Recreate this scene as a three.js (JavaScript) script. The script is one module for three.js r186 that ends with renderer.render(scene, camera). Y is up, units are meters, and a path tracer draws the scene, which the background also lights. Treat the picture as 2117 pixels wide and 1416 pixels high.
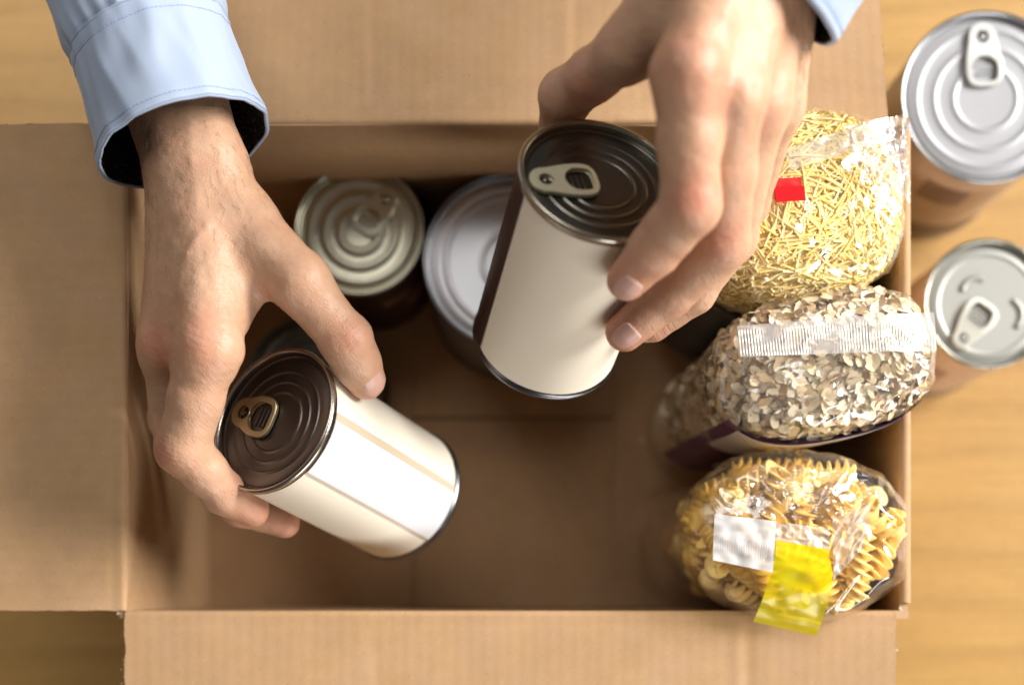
import * as THREE from 'three';
import { mergeGeometries, mergeVertices, toCreasedNormals } from 'three/addons/utils/BufferGeometryUtils.js';
import { ImprovedNoise } from 'three/addons/math/ImprovedNoise.js';
import { RectAreaLightUniformsLib } from 'three/addons/lights/RectAreaLightUniformsLib.js';

// ------------------------------------------------------------------ camera, lamps, exposure
const RIM = 0.2;                       // height of the box rim over the table
const EYE = new THREE.Vector3(-0.004, RIM + 0.685, 0.1175);
const scene = new THREE.Scene();
const camera = new THREE.PerspectiveCamera(28.98, 2117 / 1416, 0.05, 20);
camera.position.copy(EYE);
camera.up.set(0, 0, -1);
camera.lookAt(EYE.x, 0, EYE.z);
camera.setViewOffset(2117, 1416, 8.5, -522, 2117, 1416);   // a shift lens: the camera looks straight down
camera.focus = 0.635;
camera.userData.fStop = 2.8;
camera.updateProjectionMatrix();

const renderer = new THREE.WebGLRenderer({ antialias: true });
renderer.toneMapping = THREE.LinearToneMapping;
renderer.toneMappingExposure = 1.19;
renderer.shadowMap.enabled = true;
scene.background = new THREE.Color().setRGB(0.08, 0.077, 0.074);
RectAreaLightUniformsLib.init();
function areaLight(name, color, intensity, w, h, pos, target) {
  const l = new THREE.RectAreaLight(color, intensity, w, h);
  l.name = name; l.position.set(...pos); l.lookAt(...target); scene.add(l);
  return l;
}
const UNSEEN_WIN = { pos: [3.14, 2.01, -1.14], target: [-0.05, 0.2, 0], w: 2.4, h: 1.3 };  // out of view to the right, placed to light flaps, bags and hands
const FRONT = { pos: [1.65, 0.99, 2.86], target: [0, 0.2, 0], w: 2.9, h: 0.9 };  // out of view at the front, placed to light can labels and hand sides
const UNSEEN_CEIL = { pos: [-0.45, 2.08, -1.24], target: [0, 0.2, 0], w: 1.1, h: 1.1 };  // out of view overhead, placed to light lids and flaps from above
const DAY = new THREE.Color().setRGB(1, 0.98, 0.955);
areaLight('unseen_window_light', DAY, 32, UNSEEN_WIN.w, UNSEEN_WIN.h, UNSEEN_WIN.pos, UNSEEN_WIN.target);
areaLight('unseen_window_light', DAY, 6.8, FRONT.w, FRONT.h, FRONT.pos, FRONT.target);
areaLight('unseen_ceiling_light', DAY, 4.5, UNSEEN_CEIL.w, UNSEEN_CEIL.h, UNSEEN_CEIL.pos, UNSEEN_CEIL.target);

// ------------------------------------------------------------------ helpers
const V = (x, y, z) => new THREE.Vector3(x, y, z);
let seed = 7;
const rnd = () => { seed = (seed + 0x6d2b79f5) | 0; let t = Math.imul(seed ^ (seed >>> 15), 1 | seed); t = (t + Math.imul(t ^ (t >>> 7), 61 | t)) ^ t; return ((t ^ (t >>> 14)) >>> 0) / 4294967296; };
const rr = (a, b) => a + (b - a) * rnd();
const N = new ImprovedNoise();
const noise = (x, y, z = 0) => N.noise(x + 31.7, y + 17.3, z + 5.1);
const fbm = (x, y, z = 0, o = 4) => { let s = 0, a = 0.5; for (let i = 0; i < o; i++) { s += a * noise(x, y, z); x *= 2.03; y *= 2.03; z *= 2.03; a *= 0.5; } return s; };
const ridge = (x, y, z) => 1 - Math.abs(noise(x, y, z)) * 2.2;
const clamp = THREE.MathUtils.clamp, lerp = THREE.MathUtils.lerp, smooth = THREE.MathUtils.smoothstep;
// a place measured in the photograph (pixels of 2117 x 1416) at a height of h mm over the rim, as world metres
const at = (px, py, h) => { const k = 4000 * 0.685 / (0.685 - h / 1000); return V(EYE.x + (px - 1050) / k, RIM + h / 1000, EYE.z + (py - 1230) / k); };
const used = {};
const numbered = (n) => { used[n] = (used[n] ?? -1) + 1; return used[n] ? `${n}_${String(used[n]).padStart(3, '0')}` : n; };
function thing(name, label, category, pos = V(0, 0, 0), group) {
  const o = new THREE.Group(); o.name = numbered(name); o.position.copy(pos); scene.add(o);
  o.userData = { label, category }; if (group) o.userData.group = group;
  return o;
}
function part(name, geo, mat, parent, label) {
  const m = new THREE.Mesh(geo, mat); m.name = name; m.castShadow = m.receiveShadow = true; (parent ?? scene).add(m);
  if (label) m.userData.label = label;
  return m;
}
// a grid surface; f(u, v) -> Vector3
function grid(nu, nv, f, uvScale = [1, 1]) {
  const p = [], uv = [], ix = [];
  for (let j = 0; j <= nv; j++) for (let i = 0; i <= nu; i++) { const q = f(i / nu, j / nv); p.push(q.x, q.y, q.z); uv.push(i / nu * uvScale[0], j / nv * uvScale[1]); }
  for (let j = 0; j < nv; j++) for (let i = 0; i < nu; i++) { const a = j * (nu + 1) + i, b = a + 1, c = a + nu + 1, d = c + 1; ix.push(a, c, b, b, c, d); }
  const g = new THREE.BufferGeometry();
  g.setAttribute('position', new THREE.Float32BufferAttribute(p, 3)); g.setAttribute('uv', new THREE.Float32BufferAttribute(uv, 2)); g.setIndex(ix); g.computeVertexNormals();
  return g;
}
function dataTex(w, h, f, srgb = true, repeat) {
  const d = new Uint8Array(w * h * 4);
  for (let y = 0; y < h; y++) for (let x = 0; x < w; x++) { const c = f(x / w, y / h, x, y), o = (y * w + x) * 4; for (let k = 0; k < 3; k++) d[o + k] = clamp(Math.round((Array.isArray(c) ? c[k] : c) * 255), 0, 255); d[o + 3] = 255; }
  const t = new THREE.DataTexture(d, w, h); t.wrapS = t.wrapT = THREE.RepeatWrapping; t.magFilter = THREE.LinearFilter; t.minFilter = THREE.LinearMipmapLinearFilter; t.generateMipmaps = true;
  if (srgb) t.colorSpace = THREE.SRGBColorSpace; if (repeat) t.repeat.set(...repeat); t.needsUpdate = true;
  return t;
}
const lin2s = (c) => c <= 0.0031308 ? c * 12.92 : 1.055 * Math.pow(c, 1 / 2.4) - 0.055;
const col = (r, g, b) => new THREE.Color().setRGB(r, g, b);
const std = (c, o = {}) => new THREE.MeshStandardMaterial({ color: col(...c), roughness: 0.7, side: THREE.DoubleSide, ...o });
const phy = (c, o = {}) => new THREE.MeshPhysicalMaterial({ color: col(...c), roughness: 0.5, side: THREE.DoubleSide, ...o });
// seamless noise over the unit square, period p
const tile = (u, v, p, z = 0) => { const a = noise(u * p, v * p, z), b = noise((u - 1) * p, v * p, z), c = noise(u * p, (v - 1) * p, z), d = noise((u - 1) * p, (v - 1) * p, z); return lerp(lerp(a, b, u), lerp(c, d, u), v); };

// ------------------------------------------------------------------ materials
// kraft board: fibres, flecks, faint flute lines (uv in metres, one tile = 0.16 m)
const flecks = [];
for (let i = 0; i < 520; i++) flecks.push([rnd(), rnd(), rr(0.0008, 0.0028), rr(0, Math.PI), rnd() < 0.42 ? 1 : -1]);
const fleckGrid = {};
for (const f of flecks) { const k = Math.floor(f[0] * 32) + ',' + Math.floor(f[1] * 32); (fleckGrid[k] ??= []).push(f); }
const kraftF = (u, v) => {
  let m = 1 + 0.14 * tile(u, v, 5, 1) + 0.09 * tile(u, v, 19, 2) + 0.08 * tile(u, v, 90, 3) + 0.012 * Math.sin(u * Math.PI * 2 * 24 + 1.2 * tile(u, v, 4, 9));
  const gx = Math.floor(u * 32), gy = Math.floor(v * 32);
  for (let a = -1; a <= 1; a++) for (let b = -1; b <= 1; b++) for (const f of fleckGrid[(gx + a) + ',' + (gy + b)] ?? []) {
    const dx = u - f[0], dy = v - f[1], l = dx * Math.cos(f[3]) + dy * Math.sin(f[3]), s = -dx * Math.sin(f[3]) + dy * Math.cos(f[3]);
    if (Math.abs(l) < f[2] * 2 && Math.abs(s) < f[2] * 0.7) m += f[4] > 0 ? 0.11 : -0.16;
  }
  return m;
};
const kraftMap = dataTex(1024, 1024, (u, v) => { const m = kraftF(u, v), w = 0.03 * tile(u, v, 7, 6); return [lin2s(0.405 * m), lin2s((0.243 + w * 0.25) * m), lin2s((0.120 + w * 0.7) * m)]; });
const kraftBump = dataTex(512, 512, (u, v) => 0.5 + 0.14 * Math.sin(u * Math.PI * 2 * 24 + 1.2 * tile(u, v, 4, 9)) + 0.1 * tile(u, v, 60, 3), false);
for (const t of [kraftMap, kraftBump]) { t.repeat.set(1 / 0.16, 1 / 0.16); }
const kraft = new THREE.MeshStandardMaterial({ map: kraftMap, bumpMap: kraftBump, bumpScale: 0.00012, roughness: 0.78, side: THREE.DoubleSide });
const boardEdge = std([0.44, 0.285, 0.16], { roughness: 0.95 });

// oak: grain along x, one tile = 0.6 m by 0.3 m
const woodF = (u, v) => {
  const wv = v + 0.05 * tile(u, v, 2, 4) + 0.012 * tile(u, v, 7, 8);
  const g = 0.5 + 0.5 * Math.sin(wv * 2 * Math.PI * 9 + 3 * tile(u, v, 3, 2)), fine = tile(u * 1, v, 3, 1);
  const pores = noise(u * 60, v * 420, 3) , streak = noise(u * 9, v * 130, 7);
  return 1 - 0.09 * Math.pow(g, 3) + 0.2 * fine + 0.14 * streak - (pores > 0.36 ? 0.16 : 0);
};
const woodMap = dataTex(1024, 1024, (u, v) => { const m = woodF(u, v), d = 1 - m; return [lin2s(0.40 * m), lin2s(0.228 * m - 0.03 * d), lin2s(0.066 * m - 0.02 * d)]; });
woodMap.repeat.set(1 / 0.6, 1 / 0.3);
const woodMat = new THREE.MeshStandardMaterial({ map: woodMap, roughness: 0.42 });

const tin = (c, r = 0.3) => std(c, { metalness: 1, roughness: r });
const M = {
  darkLid: tin([0.125, 0.12, 0.12], 0.3), darkRim: tin([0.42, 0.38, 0.33], 0.26), goldTab: std([0.50, 0.41, 0.24], { metalness: 0.75, roughness: 0.36 }),
  greyLid: tin([0.17, 0.165, 0.145], 0.28), greyRim: tin([0.45, 0.42, 0.34], 0.26), paleTab: std([0.66, 0.61, 0.42], { metalness: 0.45, roughness: 0.4 }),
  brightLid: std([0.34, 0.34, 0.35], { metalness: 0.55, roughness: 0.5 }), brightRim: tin([0.45, 0.45, 0.46], 0.28), brightTab: std([0.60, 0.60, 0.57], { metalness: 0.4, roughness: 0.42 }),
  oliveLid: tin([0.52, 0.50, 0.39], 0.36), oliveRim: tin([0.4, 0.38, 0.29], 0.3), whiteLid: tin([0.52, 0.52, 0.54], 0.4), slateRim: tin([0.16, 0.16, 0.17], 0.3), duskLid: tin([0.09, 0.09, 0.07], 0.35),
  paper: std([0.77, 0.69, 0.56], { roughness: 0.55 }), whitePaper: std([0.58, 0.58, 0.59], { roughness: 0.5 }), tanPaperShadow: std([0.47, 0.38, 0.27], { roughness: 0.6 }), maroon: std([0.035, 0.012, 0.012], { roughness: 0.35 }),
};

// ------------------------------------------------------------------ unseen panels placed to light the table (outside the picture)
function panel(name, L, frameMat, glow) {
  const o = new THREE.Group(); o.name = name; o.userData = { kind: 'structure' }; o.position.set(...L.pos);
  const aim = new THREE.Object3D(); aim.position.copy(o.position); aim.up.set(0, 1, 0.001); scene.add(o);
  o.lookAt(...L.target);
  const fw = 0.06;
  for (const [w, h, x, y] of [[L.w + 2 * fw, fw, 0, L.h / 2 + fw / 2], [L.w + 2 * fw, fw, 0, -L.h / 2 - fw / 2], [fw, L.h, L.w / 2 + fw / 2, 0], [fw, L.h, -L.w / 2 - fw / 2, 0]]) {
    const b = part('frame', new THREE.BoxGeometry(w, h, 0.05), frameMat, o); b.position.set(x, y, -0.03);
  }
  const p = part('pane', new THREE.PlaneGeometry(L.w, L.h), new THREE.MeshStandardMaterial({ color: 0x111111, emissive: col(1, 0.97, 0.93), emissiveIntensity: glow, roughness: 0.6 }), o);
  p.position.z = -0.01; p.castShadow = false;
}
const frameWhite = std([0.75, 0.75, 0.73]);
panel('window', UNSEEN_WIN, frameWhite, 1);  // unseen panel behind the right area light
panel('window_001', FRONT, frameWhite, 1);  // unseen panel behind the front area light
panel('unseen_ceiling_lamp', UNSEEN_CEIL, frameWhite, 0.5);  // unseen panel behind the overhead area light

// ------------------------------------------------------------------ table
{
  const g = new THREE.PlaneGeometry(3.2, 2.4, 1, 1); g.rotateX(-Math.PI / 2);
  const uv = g.attributes.uv; for (let i = 0; i < uv.count; i++) uv.setXY(i, uv.getX(i) * 3.2 + 0.13, uv.getY(i) * 2.4 + 0.07);
  const t = part('table_surface', g, woodMat); t.userData = { kind: 'structure', label: 'warm oak table top under the open box and the cans', category: 'table' };
}

// ------------------------------------------------------------------ cardboard box
const B = { x0: -0.201, x1: 0.1995, z0: -0.1255, z1: 0.1255, t: 0.0042 };
{
  const box = thing('cardboard_box', 'large brown cardboard box standing open with its flaps folded out', 'box', V(0, 0, 0));
  // a board as a grid box with slightly uneven cut edges; frame o + a*u + b*v, thickness along n
  const board = (o, a, b, n, t, nu, nv, sag, rough = [0, 0, 0, 0], du = 0) => {
    const la = a.length(), lb = b.length(), faces = [];
    const P = (u, v, s) => {
      const j = (e, w, k) => rough[e] * (0.6 * noise(w * k, e * 7.1, 2) + 0.8 * noise(w * k * 4.3, e * 3.1, 8));
      const uu = u + (u === 0 ? j(0, v, 40) : u === 1 ? j(1, v, 40) : 0) / la, vv = v + (v === 0 ? j(2, u, 40) : v === 1 ? j(3, u, 40) : 0) / lb;
      return o.clone().addScaledVector(a, uu).addScaledVector(b, vv).addScaledVector(n, s * t + (sag ? sag(u, v) : 0));
    };
    for (const s of [0, 1]) { const g = grid(nu, nv, (u, v) => P(u, v, s)); const uv = g.attributes.uv; for (let i = 0; i < uv.count; i++) uv.setXY(i, uv.getX(i) * la + du, uv.getY(i) * lb + du * 0.7); faces.push(g); }
    const edges = [grid(nu, 1, (u, s) => P(u, 0, s)), grid(nu, 1, (u, s) => P(u, 1, s)), grid(nv, 1, (v, s) => P(0, v, s)), grid(nv, 1, (v, s) => P(1, v, s))];
    return [mergeGeometries(faces), mergeGeometries(edges)];
  };
  const add = (name, args, label) => { const [f, e] = board(...args); const m = part(name, f, kraft, box, label); part('cut_edge', e, boardEdge, m); return m; };
  const { x0, x1, z0, z1, t } = B, H = RIM - 0.002, W = x1 - x0, D = z1 - z0;
  const bow = (amp) => (u, v) => amp * Math.sin(Math.PI * u) * smooth(v, 0, 1) + 0.0008 * noise(u * 5, v * 3, amp * 999);
  // walls: inner faces at x0, x1, z0, z1; u along the wall (flute lines run up the wall)
  add('wall', [V(x0, 0.001, z0), V(0, 0, D), V(0, H, 0), V(-1, 0, 0), t, 20, 10, (u, v) => 0.001 * noise(u * 4, v * 3, 1), [0, 0, 0, 0], 0.03]);
  add('wall', [V(x1, 0.001, z0), V(0, 0, D), V(0, H - 0.002, 0), V(1, 0, 0), t, 20, 10, (u, v) => 0.001 * noise(u * 4, v * 3, 4), [0, 0, 0, 0], 0.05]);
  add('wall', [V(x0 - t, 0.001, z0), V(W + 2 * t, 0, 0), V(0, H, 0), V(0, 0, -1), t, 30, 10, (u, v) => -0.001 * noise(u * 4, v * 3, 2), [0, 0, 0, 0], 0.01]);
  add('wall', [V(x0 - t, 0.001, z1), V(W + 2 * t, 0, 0), V(0, H, 0), V(0, 0, 1), t, 30, 10, (u, v) => 0.0015 * Math.sin(Math.PI * u) * v, [0, 0, 0, 0], 0.02]);
  // bottom: two long outer flaps with a seam down the middle, two inner end flaps lying over them
  add('bottom_flap', [V(x0, 0.0015, z0), V(W, 0, 0), V(0, 0, D / 2 - 0.0008), V(0, 1, 0), 0.003, 12, 6, null, [0, 0, 0, 0], 0.07]);
  add('bottom_flap', [V(x0, 0.0015, z1), V(W, 0, 0), V(0, 0, -D / 2 + 0.0008), V(0, 1, 0), 0.003, 12, 6, null, [0, 0, 0, 0], 0.11]);
  add('bottom_flap', [V(x0, 0.005, z0), V(0, 0, D), V(0.1335, 0, 0), V(0, 1, 0), 0.0036, 8, 8, null, [0, 0, 0, 0.0006], 0.02]);
  add('bottom_flap', [V(x1, 0.005, z0), V(0, 0, D), V(-0.1335, 0, 0), V(0, 1, 0), 0.0036, 8, 8, null, [0, 0, 0, 0.0006], 0.09]);
  // top flaps: fold over a crease with a small roll, then run out nearly level
  const flap = (label, o, along, out, len, droop, roll, rough, bowAmp, du, creases = []) => {
    const la = along.length(), dir = out.clone().normalize(), n = 200, m = 24;
    const prof = (s) => {           // s: metres from the wall top along the sheet -> [out, up]
      const R = roll, arc = R * Math.PI / 2 * 1.0;
      if (s < arc) { const a = s / R; return [R * (1 - Math.cos(a)) , R * Math.sin(a) - R]; }
      const e = s - arc; let up = -Math.tan(droop) * e;
      if (e < 0.006) up -= 0.0007 * Math.sin(Math.PI * e / 0.006);   // the pressed crease
      return [R + e, up];
    };
    const total = len + roll;
    const P = (u, v, s) => {
      const j = (w, e) => rough * (0.5 * noise(w * 26, e * 7.7, 3) + 0.7 * noise(w * 110, e * 5.3, 6) + 0.35 * noise(w * 420, e, 9));
      const d = v * total, [ox, oy] = prof(d), uu = u + (u === 0 ? j(v * total * 8, 1) : u === 1 ? j(v * total * 8, 2) : 0) / la;
      const q = o.clone().addScaledVector(along, uu).addScaledVector(dir, ox);
      q.y += oy - s * t * 0.85 + bowAmp * Math.sin(Math.PI * u) * v + 0.0011 * noise(u * 5, v * 3, du * 50) + 0.0004 * noise(u * 17, v * 9, du * 90);
      for (const [cu, sk, dep] of creases) { const e = (uu - cu - sk * (v - 0.5)) * la; q.y += dep * (Math.exp(-e * e / 0.000006) - 0.8 * Math.exp(-(e - 0.004) * (e - 0.004) / 0.00002)) * smooth(v, 0.02, 0.12); }
      return q;
    };
    const faces = [0, 1].map((s) => { const g = grid(n, m, (u, v) => P(u, Math.pow(v, 1.6), s)); const uv = g.attributes.uv; for (let i = 0; i < uv.count; i++) uv.setXY(i, uv.getX(i) * la + du, Math.pow(uv.getY(i), 1.6) * total + du); return g; });
    const mesh = part('flap', mergeGeometries(faces), kraft, box, label);
    const edges = [grid(n, 1, (u, s) => P(u, 1, s)), grid(160, 1, (v, s) => P(0, v, s)), grid(160, 1, (v, s) => P(1, v, s))];
    part('cut_edge', mergeGeometries(edges), boardEdge, mesh);
  };
  flap('back flap folded open behind the hands', V(x0 + 0.003, RIM + 0.001, z0 - 0.0002), V(W - 0.010, 0, 0), V(0, 0, -1), 0.125, 0.22, 0.003, 0.0007, 0.002, 0.013, [[0.575, 0.01, 0.0004], [0.30, -0.02, 0.0002]]);
  flap('front flap folded open towards the viewer', V(x0 - 0.001, RIM + 0.001, z1 + 0.0002), V(W - 0.002, 0, 0), V(0, 0, 1), 0.125, 0.02, 0.003, 0.0010, 0.0012, 0.041, [[0.797, 0.004, 0.00055], [0.32, 0.03, 0.0002]]);
  flap('side flap folded open to the left', V(x0 - 0.0002, RIM + 0.0015, z0 - 0.0005), V(0, 0, D + 0.0005), V(-1, 0, 0), 0.125, 0.035, 0.003, 0.0007, 0.001, 0.066);
  // right flap hangs down outside the wall: only its rolled fold shows
  {
    const R = 0.0024, g = [];
    const P = (u, v) => { const a = Math.min(v * 4, 1) * Math.PI * 0.94, e = Math.max(0, v * 4 - 1) / 3 * 0.118; const q = V(x1 + 0.0042 + R * 1.15 - R * 1.15 * Math.cos(a) - 0.004, RIM - 0.003 + R * Math.sin(a), z0 + 0.002 + u * (D - 0.006)); q.y -= e; q.x += 0.012 * e / 0.118; return q; };
    const f = grid(24, 32, P); const uv = f.attributes.uv; for (let i = 0; i < uv.count; i++) uv.setXY(i, uv.getX(i) * D, uv.getY(i) * 0.125);
    part('flap', f, kraft, box, 'side flap hanging down outside the right wall');
  }
  // torn paper at the two front corners
  const shred = [];
  for (const [cx, cz, n] of [[x0 - 0.004, z1 + 0.001, 16], [x1 + 0.0005, z1 + 0.0015, 14], [x0 - 0.002, z1 + 0.03, 26], [x1 - 0.003, z1 + 0.035, 18]]) for (let i = 0; i < n; i++) {
    const c = V(cx + rr(-0.0015, 0.0012), RIM - rr(0.0008, 0.0035), cz + (n > 17 ? rr(-0.024, 0.03) : rr(-0.003, 0.002)));
    const g = new THREE.TetrahedronGeometry(rr(0.0005, 0.0012)); g.scale(rr(0.6, 1.6), rr(0.4, 1), rr(0.6, 1.6)); g.rotateY(rr(0, 6)); g.rotateX(rr(0, 6)); g.translate(c.x, c.y, c.z); shred.push(g);
  }
  const sm = part('torn_fibre', mergeGeometries(shred), std([0.55, 0.44, 0.32], { roughness: 1 }), box); sm.userData.kind = 'stuff';
}

// ------------------------------------------------------------------ cans
function lathe(pts, seg = 96) { return new THREE.LatheGeometry(pts.map(([r, y]) => new THREE.Vector2(Math.max(r, 1e-5), y)), seg); }
function tabGeo(L, wRing, wNose) {
  // outline along -x (nose) .. 0 (ring end); nose hole and ring opening cut out
  const s = new THREE.Shape(), a = wRing / 2, b = wNose / 2, xr = -a * 0.86, xn = -L + b;
  s.moveTo(xr, a); s.bezierCurveTo(xr + a * 0.75, a, 0, a * 0.62, 0, 0); s.bezierCurveTo(0, -a * 0.62, xr + a * 0.75, -a, xr, -a);
  s.bezierCurveTo(xr - a * 0.7, -a, xn + b * 0.4, -b, xn, -b); s.absarc(xn, 0, b, -Math.PI / 2, Math.PI / 2, true); s.bezierCurveTo(xn + b * 0.4, b, xr - a * 0.7, a, xr, a);
  const h = new THREE.Path(), k = 0.0019, ra = a - k; h.moveTo(xr - a * 0.25, ra * 0.9); h.bezierCurveTo(xr + ra * 0.9, ra, -k, ra * 0.62, -k, 0); h.bezierCurveTo(-k, -ra * 0.62, xr + ra * 0.9, -ra, xr - a * 0.25, -ra * 0.9); h.bezierCurveTo(xr - a * 0.95, -ra * 0.55, xr - a * 0.95, ra * 0.55, xr - a * 0.25, ra * 0.9);
  s.holes.push(h);
  const h2 = new THREE.Path(); h2.absarc(xn + 0.0004, 0, b * 0.5, 0, Math.PI * 2, true); s.holes.push(h2);
  const g = new THREE.ExtrudeGeometry(s, { depth: 0.0009, bevelEnabled: true, bevelThickness: 0.0007, bevelSize: 0.0005, bevelSegments: 4, curveSegments: 20 });
  g.rotateX(-Math.PI / 2);        // lies in x/z, thickness up
  return toCreasedNormals(g, 0.6);
}
const cyl = (r, y0, y1, a0, a1, n = 40, wob = 0) => grid(n, 24, (u, v) => { const a = lerp(a0, a1, u), q = r + wob * noise(a * 3, v * 4, r * 100); return V(q * Math.cos(a), lerp(y0, y1, v), q * Math.sin(a)); });
const rad = (d) => d * Math.PI / 180;
// a can with its base at 0 and its lid's rim at h; R is the radius of the rim
function makeCan(o, { R, h, lid, rim, tab, tabMat, tabAngle, label, tabNose = 0.8, beads = [0.46, 0.62, 0.78], recess = 0.0035, beadW = 0.0008, bodyMat, emboss }) {
  const rb = R - 0.0014;
  part('body', lathe([[0, 0.003], [rb * 0.86, 0.003], [rb * 0.9, 0.001], [rb * 0.93, 0.0002], [R - 0.0006, 0.0], [R, 0.0012], [R - 0.0002, 0.0026], [rb, 0.0036], [rb, h - 0.0042], [R - 0.0008, h - 0.0032]]), bodyMat ?? rim, o);
  part('rim', lathe([[R - 0.0008, h - 0.0034], [R, h - 0.0028], [R + 0.0001, h - 0.0012], [R - 0.0005, h - 0.0002], [R - 0.0013, h], [R - 0.0021, h - 0.0003], [R - 0.0026, h - 0.0014], [R - 0.0030, h - recess - 0.0006]]), rim, o);
  const y = h - recess, p = [[R - 0.0029, y - 0.0004], [R - 0.0034, y - 0.0012], [R - 0.0044, y - 0.0012], [R - 0.0052, y]];
  const bd = [...beads].sort((a, b) => b - a);
  for (const k of bd) { const r = (R - 0.004) * k, w = beadW, bh = 0.0003 + beadW * 0.25; p.push([r + w * 1.6, y], [r + w, y + bh * 0.35], [r + w * 0.4, y + bh * 0.85], [r, y + bh], [r - w * 0.4, y + bh * 0.85], [r - w, y + bh * 0.35], [r - w * 1.6, y]); }
  p.push([0.004, y], [0, y]);
  part('lid', lathe(p, 128), lid, o);
  for (const [ex, ez, er, a0, al] of emboss ?? []) { const t = new THREE.TorusGeometry(er, 0.0019, 10, 30, al); t.rotateX(Math.PI / 2); t.rotateY(-a0); t.scale(1, 0.9, 1); t.translate(ex, y, ez); part('lid_rib', t, lid, o); }
  if (label) part('label', cyl(rb + 0.00025, 0.0042, h - 0.0048, 0, Math.PI * 2, 128), label, o);
  if (tab) {
    const t = part('pull_tab', tabGeo(...tab), tabMat, o), n = (R - 0.004) * tabNose;
    // nose lies towards tabAngle; the ring end reaches back over the centre
    t.rotation.y = Math.PI - tabAngle; t.position.set(Math.cos(tabAngle) * (n - tab[0]), y + 0.0012, Math.sin(tabAngle) * (n - tab[0]));
    t.rotation.z = 0; 
    const rv = part('rivet', lathe([[0, 0.0026], [0.0012, 0.0024], [0.0017, 0.0018], [0.0018, 0.0004], [0.003, 0]], 24), lid, t);
    rv.position.set(-tab[0] + tab[2] / 2 + 0.0004, -0.0008, 0);
    // finger ribs pressed into the lid under the ring
    const ribs = []; for (const d of [-0.0026, 0, 0.0026]) { const c = new THREE.CapsuleGeometry(0.0007, tab[1] * 0.42, 3, 8); c.rotateX(Math.PI / 2); c.translate(-tab[1] * 0.46 + d, -0.0011, 0); ribs.push(c); }
    part('lid_rib', mergeGeometries(ribs), lid, t);
  }
}
function heldCan(name, label, lidC, axis, opt) {
  const h = 0.11, n = V(...axis).normalize();
  const o = thing(name, label, 'can', V(lidC[0] / 1000, RIM + lidC[1] / 1000, lidC[2] / 1000).addScaledVector(n, -h));
  o.quaternion.setFromUnitVectors(V(0, 1, 0), n);
  makeCan(o, { R: 0.0378, h, bodyMat: M.slateRim, ...opt });
  return o;
}
{
  const o = heldCan('food_can', 'cream can with a white label band and brown lid, tilted in a hand', [-118.63, 43.68, 32.4], [-0.5197, 0.8079, -0.2779],
    { lid: M.darkLid, rim: M.darkRim, tab: [0.0285, 0.0205, 0.0145], tabMat: M.goldTab, tabAngle: rad(-160), tabNose: 0.86, label: M.paper });
  const r = 0.0364 + 0.0004, y0 = 0.0042, y1 = 0.1052;
  part('label_band', cyl(r + 0.0004, y0, y1, rad(7), rad(51.5), 40, 0.0001), M.whitePaper, o);
  part('label_fold', cyl(r + 0.0002, y0, y1, rad(0.5), rad(6.8), 10), M.tanPaperShadow, o);
  part('label_shadow_line', cyl(r + 0.0003, y0, y1, rad(51.8), rad(53.2), 6), M.tanPaperShadow, o);  // shadow line at the band edge, painted as a tan strip
}
{
  const o = heldCan('food_can', 'cream can with dark grey lid and maroon label edge, held near upright', [37.7, 100.74, -66.59], [0.2079, 0.8392, -0.5024],
    { lid: M.greyLid, rim: M.greyRim, tab: [0.031, 0.0185, 0.0135], tabMat: M.paleTab, tabAngle: rad(170), tabNose: 0.98, label: M.paper });
  const r = 0.0364 + 0.0004;
  part('label_side', cyl(r + 0.0004, 0.0042, 0.1052, rad(162), rad(285), 60), M.maroon, o);
}
const printed = (base, marks, h) => dataTex(256, 128, (u, v) => { let c = base; for (const [a, b, y0, y1, k] of marks) if (u > a && u < b && v > y0 && v < y1) c = k; const n = 1 + 0.12 * fbm(u * 20, v * 10, 3); return c.map((x) => lin2s(x * n)); });
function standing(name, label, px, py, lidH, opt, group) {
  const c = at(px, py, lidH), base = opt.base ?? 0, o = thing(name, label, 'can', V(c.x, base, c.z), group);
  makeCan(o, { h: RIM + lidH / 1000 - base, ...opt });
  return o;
}
const floorY = 0.0088;
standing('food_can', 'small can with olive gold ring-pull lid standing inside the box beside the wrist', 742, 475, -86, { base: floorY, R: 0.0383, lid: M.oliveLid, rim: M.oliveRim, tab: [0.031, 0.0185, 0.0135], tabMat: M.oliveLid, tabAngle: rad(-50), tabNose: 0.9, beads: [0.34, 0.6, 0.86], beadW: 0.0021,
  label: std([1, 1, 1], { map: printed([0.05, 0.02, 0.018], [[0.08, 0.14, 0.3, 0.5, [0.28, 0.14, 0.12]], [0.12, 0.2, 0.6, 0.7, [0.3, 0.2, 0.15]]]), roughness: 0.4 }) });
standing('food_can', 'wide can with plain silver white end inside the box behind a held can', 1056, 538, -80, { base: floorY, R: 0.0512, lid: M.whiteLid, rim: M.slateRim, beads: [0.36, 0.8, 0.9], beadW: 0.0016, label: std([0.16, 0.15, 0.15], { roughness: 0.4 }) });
standing('food_can', 'short dark lidded can inside the box, mostly hidden under hand and tilted can', 648, 792, -140, { base: floorY, R: 0.0425, lid: M.duskLid, rim: M.duskLid, beads: [0.5, 0.72, 0.86], label: std([0.05, 0.05, 0.035], { roughness: 0.4 }) });
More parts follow.
